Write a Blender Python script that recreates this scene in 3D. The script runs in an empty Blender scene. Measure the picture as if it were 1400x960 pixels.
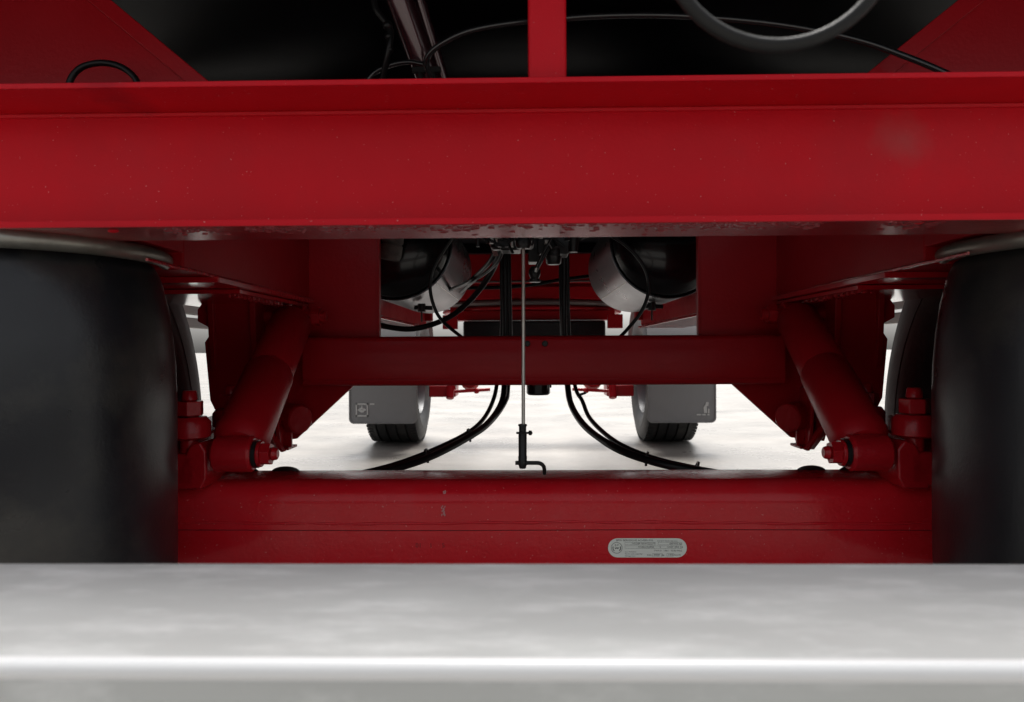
import bpy, bmesh, math, random
from mathutils import Vector, Matrix, noise
random.seed(7)
R = math.radians
scene = bpy.context.scene
# ------------------------------------------------------------------ camera
CAM = Vector((-0.0325, 0.0, 0.68))
cd = bpy.data.cameras.new('camera'); cam = bpy.data.objects.new('camera', cd)
scene.collection.objects.link(cam); scene.camera = cam
cd.sensor_width = 36.0; cd.lens = 26.0; cd.clip_start = 0.02; cd.clip_end = 3000
CM = Matrix.Rotation(R(1.13), 3, 'Z') @ Matrix.Rotation(R(90), 3, 'X') @ Matrix.Rotation(R(-0.29), 3, 'Z')
cam.matrix_world = Matrix.Translation(CAM) @ CM.to_4x4()
cd.dof.use_dof = True; cd.dof.focus_distance = 1.45; cd.dof.aperture_fstop = 11.0
# ------------------------------------------------------------------ sky, sun, exposure
w = bpy.data.worlds.new("World"); scene.world = w; w.use_nodes = True
nt = w.node_tree; bg = nt.nodes['Background']
sk = nt.nodes.new('ShaderNodeTexSky'); sk.sky_type = 'NISHITA'; sk.sun_disc = False
sk.sun_elevation = R(58); sk.sun_rotation = R(6); sk.air_density = 1.0; sk.dust_density = 5.0; sk.ozone_density = 1.0
hs = nt.nodes.new('ShaderNodeHueSaturation'); hs.inputs['Saturation'].default_value = 0.18
nt.links.new(sk.outputs[0], hs.inputs['Color']); nt.links.new(hs.outputs[0], bg.inputs[0])
bg.inputs[1].default_value = 0.075
sd = bpy.data.lights.new('sun', 'SUN'); sun = bpy.data.objects.new('sun', sd); scene.collection.objects.link(sun)
sd.energy = 2.3; sd.angle = R(30); sd.color = (1.0, 0.97, 0.93)
_az = R(6); _el = R(58)
sun.rotation_euler = Vector((math.sin(_az)*math.cos(_el), math.cos(_az)*math.cos(_el), math.sin(_el))).to_track_quat('Z', 'Y').to_euler()
scene.view_settings.view_transform = 'Standard'; scene.view_settings.look = 'None'
scene.view_settings.gamma = 1.0; scene.view_settings.use_curve_mapping = False
scene.view_settings.exposure = 1.45
scene.render.engine = 'CYCLES'
scene.cycles.max_bounces = 10; scene.cycles.diffuse_bounces = 6; scene.cycles.glossy_bounces = 6

# ------------------------------------------------------------------ helpers
def P(px, py, Y):
    """Point of the place lying in the cross-section Y seen at a spot of the photograph (1400x960)."""
    d = CM @ Vector(((px-700)/1011.1, (480-py)/1011.1, -1.0))
    return CAM + d*((Y-CAM.y)/d.y)
WORG = {}
def org(o):
    return WORG.get(o.name, Vector((0, 0, 0))) if o else Vector((0, 0, 0))
def empty(name, loc, label, cat, group=None):
    o = bpy.data.objects.new(name, None); scene.collection.objects.link(o)
    o.empty_display_size = .05
    o.location = loc; WORG[o.name] = Vector(loc); o['label'] = label; o['category'] = cat
    if group: o['group'] = group
    return o
def tag(o, label, cat, group=None):
    o['label'] = label; o['category'] = cat
    if group: o['group'] = group
    return o
class MB:
    def __init__(s): s.bm = bmesh.new()
    def box(s, lo, hi, rot=None):
        lo = Vector(lo); hi = Vector(hi); c = (lo+hi)/2; d = (hi-lo)
        m = Matrix.Translation(c) @ (rot.to_4x4() if rot else Matrix.Identity(4)) @ Matrix.Diagonal((abs(d.x), abs(d.y), abs(d.z), 1))
        bmesh.ops.create_cube(s.bm, size=1, matrix=m); return s
    def prism(s, pts, vec):
        vec = Vector(vec); a = [s.bm.verts.new(Vector(p)) for p in pts]; b = [s.bm.verts.new(Vector(p)+vec) for p in pts]
        n = len(pts); s.bm.faces.new(a); s.bm.faces.new(b[::-1])
        for i in range(n): s.bm.faces.new((a[i], b[i], b[(i+1) % n], a[(i+1) % n]))
        return s
    def lathe(s, prof, o, axis, seg=32, closed=False):
        axis = Vector(axis).normalized(); o = Vector(o)
        u = axis.orthogonal().normalized(); v = axis.cross(u)
        rings = []
        for a, r in prof:
            if r < 1e-6: rings.append([s.bm.verts.new(o+axis*a)])
            else: rings.append([s.bm.verts.new(o+axis*a+(u*math.cos(t)+v*math.sin(t))*r) for t in [2*math.pi*k/seg for k in range(seg)]])
        L = list(zip(rings, rings[1:]))
        if closed: L.append((rings[-1], rings[0]))
        for A, B in L:
            if len(A) == 1 and len(B) == 1: continue
            for k in range(seg):
                k2 = (k+1) % seg
                if len(A) == 1: s.bm.faces.new((A[0], B[k2], B[k]))
                elif len(B) == 1: s.bm.faces.new((A[k], A[k2], B[0]))
                else: s.bm.faces.new((A[k], A[k2], B[k2], B[k]))
        return s
    def cyl(s, p0, p1, r0, r1=None, seg=24, ch=0.0):
        p0 = Vector(p0); p1 = Vector(p1); r1 = r0 if r1 is None else r1; L = (p1-p0).length
        if ch: prof = [(0, 0), (0, r0-ch), (ch, r0), (L-ch, r1), (L, r1-ch), (L, 0)]
        else: prof = [(0, 0), (0, r0), (L, r1), (L, 0)]
        return s.lathe(prof, p0, p1-p0, seg)
    def torus(s, o, axis, Rm, r, seg=48, sec=12, sq=1.0):
        return s.lathe([(r*sq*math.sin(t), Rm+r*math.cos(t)) for t in [2*math.pi*k/sec for k in range(sec)]], o, axis, seg, closed=True)
    def tube(s, pts, r, sec=8, smooth=5):
        pts = [Vector(p) for p in pts]
        if smooth > 1 and len(pts) > 2:
            q = []
            e = [pts[0]*2-pts[1]]+pts+[pts[-1]*2-pts[-2]]
            for i in range(1, len(e)-2):
                for k in range(smooth):
                    t = k/smooth; a, b, c, d = e[i-1], e[i], e[i+1], e[i+2]
                    q.append(.5*((2*b)+(c-a)*t+(2*a-5*b+4*c-d)*t*t+(3*b-a-3*c+d)*t**3))
            q.append(pts[-1]); pts = q
        rings = []; up = None
        for i, p in enumerate(pts):
            d = (pts[min(i+1, len(pts)-1)]-pts[max(i-1, 0)]).normalized()
            if up is None: up = d.orthogonal().normalized()
            up = (up-d*up.dot(d)).normalized(); v = d.cross(up)
            rr = r(i/(len(pts)-1)) if callable(r) else r
            rings.append([s.bm.verts.new(p+(up*math.cos(2*math.pi*k/sec)+v*math.sin(2*math.pi*k/sec))*rr) for k in range(sec)])
        for A, B in zip(rings, rings[1:]):
            for k in range(sec): s.bm.faces.new((A[k], A[(k+1) % sec], B[(k+1) % sec], B[k]))
        s.bm.faces.new(rings[0][::-1]); s.bm.faces.new(rings[-1]); return s
    def hexn(s, p0, p1, r):
        return s.cyl(p0, p1, r, r, seg=6)
    def sphere(s, c, r, seg=12, sc=(1, 1, 1)):
        c = Vector(c); n = seg//2; rings = []
        for i in range(n+1):
            a = math.pi*i/n; z = -math.cos(a)*r*sc[2]; q = math.sin(a)*r
            if i in (0, n): rings.append([s.bm.verts.new(c+Vector((0, 0, z)))])
            else: rings.append([s.bm.verts.new(c+Vector((q*sc[0]*math.cos(2*math.pi*k/seg), q*sc[1]*math.sin(2*math.pi*k/seg), z))) for k in range(seg)])
        for A, B in zip(rings, rings[1:]):
            for k in range(seg):
                k2 = (k+1) % seg
                if len(A) == 1: s.bm.faces.new((A[0], B[k2], B[k]))
                elif len(B) == 1: s.bm.faces.new((A[k], A[k2], B[0]))
                else: s.bm.faces.new((A[k], A[k2], B[k2], B[k]))
        return s
    def build(s, name, mat, parent=None, bevel=0.0, ang=38, loc=None, seg=2, kind=None, label=None):
        bm = s.bm; base = Vector(loc) if loc is not None else org(parent)
        bmesh.ops.recalc_face_normals(bm, faces=bm.faces)
        for v in bm.verts: v.co -= base
        for f in bm.faces: f.smooth = True
        for e in bm.edges:
            e.smooth = not (len(e.link_faces) != 2 or e.calc_face_angle(3) > R(ang))
        me = bpy.data.meshes.new(name); bm.to_mesh(me); bm.free(); me.materials.append(mat)
        o = bpy.data.objects.new(name, me); scene.collection.objects.link(o)
        o.location = base - (org(parent) if parent else Vector((0, 0, 0)))
        if parent: o.parent = parent
        WORG[o.name] = base
        if bevel:
            b = o.modifiers.new('bevel', 'BEVEL'); b.width = bevel; b.segments = seg; b.limit_method = 'ANGLE'; b.angle_limit = R(ang)
            b.harden_normals = True
        if kind: o['kind'] = kind
        if label: o['label'] = label
        return o
def text_mesh(body, size, mat, parent, name, origin, ux, uy, align='LEFT', thick=0.0, fit=None):
    cu = bpy.data.curves.new('t', 'FONT'); cu.body = body; cu.size = size; cu.align_x = align; cu.align_y = 'CENTER'
    to = bpy.data.objects.new('t', cu); scene.collection.objects.link(to)
    dg = bpy.context.evaluated_depsgraph_get(); me = bpy.data.meshes.new_from_object(to.evaluated_get(dg))
    bpy.data.objects.remove(to); me.name = name
    ux = Vector(ux).normalized(); uy = Vector(uy).normalized(); k = 1.0
    if fit:
        wd = max(v.co.x for v in me.vertices)-min(v.co.x for v in me.vertices); k = fit/wd
    for v in me.vertices: v.co = Vector(origin)+ux*(v.co.x*k)+uy*v.co.y - org(parent)
    me.materials.clear(); me.materials.append(mat)
    o = bpy.data.objects.new(name, me); scene.collection.objects.link(o); o.parent = parent
    return o

# ------------------------------------------------------------------ materials
def mat(name, col, rough=.5, metal=0.0, coat=0.0, bump=0.0, bscale=200, spec=.35, var=0.0, vscale=6, specks=0.0, speck_scale=220,
        dust=None, dust_amt=0.0, dscale=5, rvar=0.0, stretch=(1, 1, 1), coatr=.08, bump2=0, b2scale=12, bdist=.001):
    m = bpy.data.materials.new(name); m.use_nodes = True; n = m.node_tree.nodes; l = m.node_tree.links
    b = n['Principled BSDF']; tc = n.new('ShaderNodeTexCoord'); mp = n.new('ShaderNodeMapping'); mp.inputs['Scale'].default_value = stretch
    l.new(tc.outputs['Object'], mp.inputs[0]); V = mp.outputs[0]
    def nz(sc, det=4, ro=.55):
        q = n.new('ShaderNodeTexNoise'); q.inputs['Scale'].default_value = sc; q.inputs['Detail'].default_value = det; q.inputs['Roughness'].default_value = ro
        l.new(V, q.inputs['Vector']); return q.outputs[0]
    def ramp(src, lo, hi, a=0.0, c=1.0):
        q = n.new('ShaderNodeMapRange'); q.inputs[1].default_value = lo; q.inputs[2].default_value = hi; q.inputs[3].default_value = a; q.inputs[4].default_value = c
        l.new(src, q.inputs[0]); return q.outputs[0]
    def mix(f, A, B):
        q = n.new('ShaderNodeMix'); q.data_type = 'RGBA'
        if isinstance(f, float): q.inputs[0].default_value = f
        else: l.new(f, q.inputs[0])
        for i, x in ((6, A), (7, B)):
            if isinstance(x, tuple): q.inputs[i].default_value = (*x, 1)
            else: l.new(x, q.inputs[i])
        return q.outputs[2]
    c = tuple(col)
    if var: c = mix(ramp(nz(vscale), .3, .7), tuple(x*(1-var) for x in col), tuple(min(1, x*(1+var)) for x in col))
    if dust: c = mix(ramp(nz(dscale, 6, .65), .48, .75, 0, dust_amt), c, dust)
    if specks: c = mix(ramp(nz(speck_scale, 1, .3), .76, .80, 0, specks), c, (.75, .6, .58))
    if isinstance(c, tuple): b.inputs['Base Color'].default_value = (*c, 1)
    else: l.new(c, b.inputs['Base Color'])
    b.inputs['Metallic'].default_value = metal
    if rvar: l.new(ramp(nz(vscale*1.7, 5), .3, .7, max(.03, rough-rvar), rough+rvar), b.inputs['Roughness'])
    else: b.inputs['Roughness'].default_value = rough
    b.inputs['Coat Weight'].default_value = coat; b.inputs['Coat Roughness'].default_value = coatr
    b.inputs['Specular IOR Level'].default_value = spec
    last = None
    for st, sc in ((bump2, b2scale), (bump, bscale)):
        if st:
            q = n.new('ShaderNodeBump'); q.inputs['Strength'].default_value = st; q.inputs['Distance'].default_value = bdist
            l.new(nz(sc, 3), q.inputs['Height'])
            if last: l.new(last, q.inputs['Normal'])
            last = q.outputs[0]
    if last:
        l.new(last, b.inputs['Normal'])
    return m
RED = (.54, .010, .020)
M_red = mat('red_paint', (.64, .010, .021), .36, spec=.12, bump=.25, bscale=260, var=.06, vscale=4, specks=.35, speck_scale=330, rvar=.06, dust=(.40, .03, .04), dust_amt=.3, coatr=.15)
M_red_shaded = mat('red_paint_frame_shaded', (.41, .007, .014), .36, spec=.2, coat=.04, bump=.35, bscale=180, var=.06, vscale=5, rvar=.08, coatr=.15)  # same red paint, darkened so the colour carries the shade under the trailer
M_red_wet = mat('red_paint_wet', RED, .25, coat=1.0, bump=.8, bscale=120, bump2=.7, b2scale=30, coatr=.26, bdist=.003, spec=.8)
M_red_lip = mat('red_paint_lip', RED, .2, coat=1.0, bump=.6, bscale=120, coatr=.12, bdist=.002)
M_red_axle = mat('red_paint_axle', (.64, .012, .022), .22, spec=.16, coat=.22, bump=.5, bscale=170, bump2=.35, b2scale=22, var=.08, vscale=9, specks=.3, speck_scale=300, rvar=.1, dust=(.42, .06, .07), dust_amt=.35, dscale=9, coatr=.12, bdist=.0012)
M_red_cast = mat('red_paint_cast_shaded', (.41, .007, .014), .28, spec=.3, coat=.15, bump=.9, bscale=120, bump2=.5, b2scale=35, coatr=.12)  # rough cast surface; its red is also darkened to paint in underbody shade
M_alu = mat('brushed_aluminium', (.63, .645, .63), .42, metal=.15, bump=.3, bscale=60, bump2=.3, b2scale=14, var=.08, vscale=9, dust=(.88, .89, .88), dust_amt=.8, dscale=48, rvar=.12, stretch=(.45, 1.4, 1))
M_roll = mat('edge_highlight', (.95, .95, .945), .3, metal=.05, bump=.05, bscale=90)  # near-white colour paints the highlight along the bumper's rounded edge
M_tank = mat('tank_metal', (.085, .088, .096), .30, metal=.8, bump=.05, bscale=90, var=.05, vscale=5, rvar=.04, stretch=(1, .4, 1))
M_black = mat('black_gloss', (.010, .010, .012), .22, coat=.3, bump=.1, bscale=60)
M_rubber = mat('bellows_rubber', (.014, .015, .018), .34, spec=.5, bump=.25, bscale=240, var=.2, vscale=6, dust=(.085, .078, .062), dust_amt=.8, dscale=3.6, rvar=.09)
M_tyre = mat('tyre_rubber', (.022, .022, .023), .55, bump=.4, bscale=160, dust=(.09, .085, .075), dust_amt=.6, dscale=9)
M_flap = mat('flap_rubber', (.24, .24, .245), .5, bump=.2, bscale=60, var=.1, vscale=5, dust=(.16, .155, .15), dust_amt=.5)
M_hose = mat('hose_plastic', (.007, .007, .008), .34, spec=.3)
M_galv = mat('bead_ring_steel', (.34, .33, .29), .38, metal=.7, bump=.6, bscale=60, var=.25, vscale=14, dust=(.10, .09, .07), dust_amt=.7, dscale=14)
M_rim = mat('rim_metal', (.12, .122, .125), .45, metal=.4)
M_steel = mat('zinc_steel', (.55, .54, .50), .35, metal=.9, bump=.2, bscale=150)
M_floor = mat('black_underbody', (.0022, .0022, .004), .45, spec=.06, bump=.2, bscale=30)
M_valve = mat('black_valve', (.014, .014, .014), .33, bump=.4, bscale=150)
M_grey = mat('grey_hose', (.013, .0128, .0125), .55, spec=.3)
M_strut = mat('strut_gloss', (.06, .02, .028), .2, metal=.4, coat=1.0, spec=.8)
M_hose_top = mat('hose_shiny', (.012, .012, .014), .2, coat=.8)
M_plate = mat('plate_metal', (.88, .93, .87), .45, metal=.0, bump=.05, bscale=200)
M_ink = mat('black_ink', (.03, .035, .04), .6)
M_stamp = mat('stamped_red', (.16, .004, .008), .5)
M_chalk = mat('chalk_mark', (.55, .26, .27), .8, bump=.8, bscale=300)
M_white = mat('white_print', (.55, .55, .54), .6)
M_slat = mat('guard_aluminium', (.45, .44, .43), .45, metal=.4)
M_drip = mat('wet_drip', (.40, .05, .06), .06, coat=1.0, spec=.9)
M_ring = mat('ring_steel', (.16, .13, .13), .45, metal=.3)
M_join = mat('braided_cable', (.30, .16, .15), .5)
M_decal = mat('grey_sticker', (.16, .14, .13), .6, var=.3, vscale=60)
M_cap = mat('bolt_black', (.012, .012, .012), .35)

def ground_mat():
    m = bpy.data.materials.new('wet_concrete'); m.use_nodes = True; n = m.node_tree.nodes; l = m.node_tree.links; b = n['Principled BSDF']
    tc = n.new('ShaderNodeTexCoord')
    def nz(sc, st=(1, 1, 1), det=6, ro=.6):
        mp = n.new('ShaderNodeMapping'); mp.inputs['Scale'].default_value = st; l.new(tc.outputs['Object'], mp.inputs[0])
        q = n.new('ShaderNodeTexNoise'); q.inputs['Scale'].default_value = sc; q.inputs['Detail'].default_value = det; q.inputs['Roughness'].default_value = ro
        l.new(mp.outputs[0], q.inputs['Vector']); return q.outputs[0]
    def rg(src, a, c, x, y):
        q = n.new('ShaderNodeMapRange'); q.inputs[1].default_value = a; q.inputs[2].default_value = c; q.inputs[3].default_value = x; q.inputs[4].default_value = y
        l.new(src, q.inputs[0]); return q.outputs[0]
    def mix(f, A, B):
        q = n.new('ShaderNodeMix'); q.data_type = 'RGBA'; l.new(f, q.inputs[0])
        for i, x in ((6, A), (7, B)):
            if isinstance(x, tuple): q.inputs[i].default_value = (*x, 1)
            else: l.new(x, q.inputs[i])
        return q.outputs[2]
    c = mix(rg(nz(1.6, (.8, 1, 1), 8, .7), .35, .65, 0, 1), (.12, .110, .10), (.24, .225, .205))
    c = mix(rg(nz(.9, (.5, 1.1, 1), 8, .7), .58, .72, 0, .6), c, (.15, .115, .09))
    c = mix(rg(nz(38, (1, 1, 1), 2), .66, .72, 0, .55), c, (.07, .062, .055))
    c = mix(rg(nz(160, (1, 1, 1), 2), .35, .65, 0, .5), c, (.34, .32, .29))
    l.new(c, b.inputs['Base Color'])
    l.new(rg(nz(1.3, (.8, 1.2, 1), 8, .7), .35, .65, .22, .52), b.inputs['Roughness'])
    b.inputs['Specular IOR Level'].default_value = .36; b.inputs['Coat Weight'].default_value = .0
    q = n.new('ShaderNodeBump'); q.inputs['Strength'].default_value = .35; q.inputs['Distance'].default_value = .006
    l.new(nz(70, (1, 1, 1), 4), q.inputs['Height']); 
    q2 = n.new('ShaderNodeBump'); q2.inputs['Strength'].default_value = .18; q2.inputs['Distance'].default_value = .01
    l.new(nz(7, (.9, 1.1, 1), 6), q2.inputs['Height']); l.new(q.outputs[0], q2.inputs['Normal']); l.new(q2.outputs[0], b.inputs['Normal'])
    return m

def smudge(m, loc, rad, col, amt):
    n = m.node_tree.nodes; l = m.node_tree.links; b = n['Principled BSDF']; src = b.inputs['Base Color'].links[0].from_socket
    g_ = n.new('ShaderNodeNewGeometry'); mp = n.new('ShaderNodeMapping'); mp.vector_type = 'TEXTURE'; mp.inputs['Location'].default_value = loc; mp.inputs['Scale'].default_value = rad
    l.new(g_.outputs['Position'], mp.inputs[0]); nn = n.new('ShaderNodeTexNoise'); nn.inputs['Scale'].default_value = 35; nn.inputs['Detail'].default_value = 5; l.new(g_.outputs['Position'], nn.inputs['Vector'])
    ln = n.new('ShaderNodeVectorMath'); ln.operation = 'LENGTH'; l.new(mp.outputs[0], ln.inputs[0])
    ad = n.new('ShaderNodeMath'); ad.operation = 'ADD'; l.new(ln.outputs['Value'], ad.inputs[0]); l.new(nn.outputs[0], ad.inputs[1])
    mr = n.new('ShaderNodeMapRange'); mr.inputs[1].default_value = .6; mr.inputs[2].default_value = 1.5; mr.inputs[3].default_value = amt; mr.inputs[4].default_value = 0; l.new(ad.outputs[0], mr.inputs[0])
    mx = n.new('ShaderNodeMix'); mx.data_type = 'RGBA'; l.new(mr.outputs[0], mx.inputs[0]); l.new(src, mx.inputs[6]); mx.inputs[7].default_value = (*col, 1); l.new(mx.outputs[2], b.inputs['Base Color'])
smudge(M_red, P(1232, 190, .852), (.040, .1, .036), (.42, .09, .09), .55)
smudge(M_red, P(160, 130, .80), (.035, .1, .010), (.20, .01, .02), .5)
for m_ in (M_red_wet, M_drip): m_.node_tree.nodes['Principled BSDF'].inputs['Coat IOR'].default_value = 2.1
# ------------------------------------------------------------------ ground
g = MB(); S = 900
vs = [g.bm.verts.new(p) for p in ((-S, -S, 0), (S, -S, 0), (S, S, 0), (-S, S, 0))]; g.bm.faces.new(vs)
g.build('ground', ground_mat(), kind='structure')

# ------------------------------------------------------------------ trailer floor (black underside)
FZ = 1.20
fl = empty('trailer_floor', (0, 3.6, FZ), 'black underside of the trailer body above the red frame', 'trailer floor')
MB().box((-1.25, .60, FZ), (1.25, 4.9, FZ+.05)).build('floor_panel', M_floor, fl)
for k in range(7):
    y = 1.50+k*.52
    MB().box((-1.23, y, FZ-.045), (1.23, y+.05, FZ-.002)).build('floor_joist', M_floor, fl, bevel=.003)
for s in (-1, 1):
    MB().box((s*1.25-.03, .60, FZ-.22), (s*1.25+.03, 4.9, FZ+.06)).build('side_rail', M_red_shaded, fl, bevel=.004)
# black cross panel hanging above the rear crossmember
MB().prism([(-.62, 1.42, .965), (.62, 1.42, .965), (.78, 1.42, FZ-.05), (-.78, 1.42, FZ-.05)], (0, .02, 0)).build('bulkhead_panel', M_floor, fl, bevel=.003)

# ------------------------------------------------------------------ chassis frame
fr = empty('chassis_frame', (0, .8, .8), 'red painted steel frame of the trailer with the big channel crossmember across the photo', 'trailer frame')
Yn, Yw = .770, .852
def smoothstrip(pts, x0, x1, t, name, m, parent, nx=1, **k): pass
# rear crossmember: C channel open towards the camera
web = MB().box((-1.15, Yw, .8195), (1.15, Yw+.010, .9585)).build('rear_crossmember', M_red, fr, bevel=.0)
MB().box((-1.15, Yn, .9592), (1.15, Yw+.010, .9655)).build('upper_flange', M_red, web, bevel=.0015)
MB().tube([(x, Yw-.001, .9565) for x in [-1.15+i*.05 for i in range(47)]], .0032, 6, 1).build('weld_seam', M_red, web)
MB().box((-1.15, Yn, .812), (1.15, Yw+.010, .8188)).build('lower_flange', M_red_wet, web, bevel=.001)
MB().box((-1.149, Yn-.0012, .8125), (1.149, Yn+.0005, .8192)).build('flange_edge', M_red, web, bevel=.0005)
# drips and paint runs under the lower flange
d = MB()
for i in range(520):
    a, c_ = random.choice(((228, 300), (228, 300), (340, 420), (430, 640), (430, 640), (640, 880), (885, 1010), (885, 1120), (885, 1120), (1190, 1285)))
    yy = Yn+abs(random.gauss(0, .022))+.002; x = P(random.uniform(a, c_), 305, Yn+.02).x
    if yy < Yw: d.sphere((x, yy, .8119), random.uniform(.0010, .0032), 8, (random.uniform(1.2, 2.6), 1.2, random.uniform(.3, .7)))
d.build('paint_drip', M_drip, web, kind='stuff')
MB().sphere(P(1255, 303, Yn+.008), .0042, 12, (1.5, .6, .7)).build('paint_run', M_red, web)
MB().sphere(P(155, 316, Yn+.02), .0042, 12, (1.5, .8, .5)).build('paint_run', M_red, web)
# post on top of the crossmember
a = P(722, 103, .80); b_ = P(775, 103, .80)
MB().box((a.x, .80, .966), (b_.x, .842, FZ)).build('support_post', M_red, fr, bevel=.004)
MB().tube([(a.x-.001, .798, .967), ((a.x+b_.x)/2, .7975, .967), (b_.x+.001, .798, .967)], .0016, 6, 1).build('post_weld', M_red, fr)
# longitudinal box beams with bottom flange, welds
for s in (-1, 1):
    MB().box((s*.50, Yw+.0125, .8165), (s*.62, .9995, .955)).build('beam_end', M_red_shaded, fr)
    bm_ = MB().box((s*.50, 1.0, .7935), (s*.62, 3.45, .955)).build('longitudinal_beam', M_red_shaded, fr, bevel=.003)
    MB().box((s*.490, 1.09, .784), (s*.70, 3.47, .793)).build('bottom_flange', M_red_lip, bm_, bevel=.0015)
    wd = MB()
    wd.tube([(s*(.4985+random.uniform(-.001, .001)), .9+i*.022, .7945+random.uniform(-.0006, .0006)) for i in range(110)], lambda t: .0022+.0006*math.sin(t*700), 6, 1)
    wd.build('weld_seam', M_red_wet, bm_)
    # upper part of the beam / end lug near the turntable
    MB().box((s*.47, 3.40, .82), (s*.56, 3.46, .93)).build('end_lug', M_red_shaded, bm_, bevel=.004)
# upper triangular gussets above the crossmember
for s, edge, weld in ((-1, (288, 150), (255, 92)), (1, (1190, 1312), (1225, 1372))):
    Y = 1.00
    e0 = P(edge[0], 115 if s < 0 else 98, Y); e1 = P(edge[1], 0, Y); up = (e1-e0).normalized(); e2 = e0+up*((FZ-.01-e0.z)/up.z)
    e0 = e0-up*.05
    gp = MB().prism([e0, e2, Vector((s*1.1, Y, FZ-.01)), Vector((s*1.1, Y, e0.z))], (0, .012, 0)).build('gusset_plate', M_red_shaded, fr, bevel=.002)
    w0 = P(weld[0], 113 if s < 0 else 98, Y)-up*.05; w2 = w0+up*((FZ-.011-w0.z)/up.z)
    MB().prism([e0+Vector((-s*.002, -.006, 0)), e2+Vector((-s*.002, -.006, 0)), w2+Vector((0, -.006, 0)), w0+Vector((0, -.006, 0))], (0, .005, 0)).build('edge_strip', M_red_shaded, gp, bevel=.0015)
# hanger crossmember (box with rolled lips), between the hanger brackets
Yh = 1.535
zt = .7115; zb = .6085
hc = MB()
prof = [(0, zb+.010), (.003, zb+.004), (.010, zb), (.10, zb), (.10, zb+.006), (.012, zb+.006), (.010, zb+.012), (.010, zt-.012), (.012, zt-.006), (.10, zt-.006), (.10, zt), (.010, zt), (.003, zt-.004), (0, zt-.010)]
hc.prism([(-.50, Yh+y, z) for y, z in prof], (1.0, 0, 0))
hcm = hc.build('hanger_crossmember', M_red_shaded, fr, ang=50)
MB().box((-.4995, Yh-.0015, zb+.0105), (.4995, Yh+.001, zb+.0135)).build('lip_edge', M_red_shaded, hcm, bevel=.001)
for px in (721, 745):
    p = P(px, 470, Yh-.001); MB().cyl(p+Vector((0, -.004, 0)), p, .0062, seg=14, ch=.001).hexn(p+Vector((0, -.008, 0)), p+Vector((0, -.004, 0)), .004).build('bolt', M_cap, hcm)
# cross plates beside the window and hanger brackets
for s in (-1, 1):
    x = lambda v: s*v
    Yp = 1.585
    pl = [(.350 if s < 0 else .336, .955), (.350 if s < 0 else .336, .70), (.405, zb-.001), (.53, .493), (.60, .485), (.62, .56), (.62, .955)]
    gp = MB().prism([(s*a_, Yp, z) for a_, z in pl], (0, .012, 0)).build('gusset_plate', M_red_shaded, fr, bevel=.0015)
    MB().box((s*(.350 if s < 0 else .336)-.003, Yp-.004, .713), (s*(.350 if s < 0 else .336)+.002, Yp+.014, .955)).build('plate_flange', M_red_shaded, gp, bevel=.001)
    # hanger bracket: two side plates and a curved back
    hb = MB()
    for xx, t in ((.565, .012), (.648, .012)):
        q = [(1.44, .783), (1.78, .783), (1.76, .60), (1.66, .475), (1.58, .468), (1.53, .50), (1.49, .58), (1.45, .66)]
        hb.prism([(s*xx, y, z) for y, z in q], (s*t, 0, 0))
    hbo = hb.build('hanger_bracket', M_red_shaded, fr, bevel=.002)
    MB().prism([(s*.58, 1.452, .782), (s*.672, 1.452, .782), (s*.684, 1.452, .765), (s*.684, 1.452, .742), (s*.662, 1.452, .73), (s*.662, 1.452, .712), (s*.670, 1.452, .70),
                (s*.664, 1.462, .585), (s*.658, 1.47, .565), (s*.58, 1.47, .565)], (0, .012, 0)).build('front_plate', M_red_shaded, hbo, bevel=.0015)
    MB().lathe([(0, 0), (0, .010), (.012, .013), (.02, .013), (.03, .0)], (s*.665, 1.50, .747), (s, 0, 0), 16).build('bump_stop', M_red_shaded, hbo)
    # pivot bracket and bolt
    pv = P(398 if s < 0 else 1081, 572 if s < 0 else 567, 1.56); pv.x = s*.545
    pb = MB()
    pb.prism([(s*.548, 1.52, .60), (s*.548, 1.63, .60), (s*.548, 1.63, .515), (s*.548, 1.60, .478), (s*.548, 1.545, .474), (s*.548, 1.53, .51)], (s*.008, 0, 0))
    pb.box((s*.532, 1.560, .474), (s*.549, 1.568, .52)); pb.box((s*.532, 1.54, .474), (s*.549, 1.60, .480))
    pb.build('pivot_plate', M_red_cast, hbo, bevel=.002)
    pk = MB().cyl((s*.508, 1.548, .538), (s*.545, 1.578, .540), .030, seg=32, ch=.003).build('pivot_bolt', M_red_cast, hbo)
    MB().prism([(s*.53, 1.50, .476), (s*.536, 1.50, .476), (s*.60, 1.50, .57), (s*.594, 1.50, .57)], (0, .02, 0)).build('stay', M_red_cast, hbo, bevel=.001)
    # upper shock bolt
    MB().cyl((s*.44, 1.50, .752), (s*.57, 1.50, .752), .012, seg=20, ch=.002).hexn((s*.452, 1.50, .752), (s*.468, 1.50, .752), .020).build('shock_bolt', M_red_cast, hbo)
    wq = MB()
    for i in range(60):
        wq.sphere((s*random.uniform(.515, .535), 1.22+i*.0055, .775+random.uniform(-.002, .001)), random.uniform(.0022, .0042), 6)
    wq.build('weld_beads', M_red_wet, hbo, kind='stuff')
# hanger top plate below the flange
    MB().box((s*.50, 1.20, .776), (s*.72, 1.66, .7835)).build('top_plate', M_red_lip, hbo, bevel=.0015)

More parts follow.
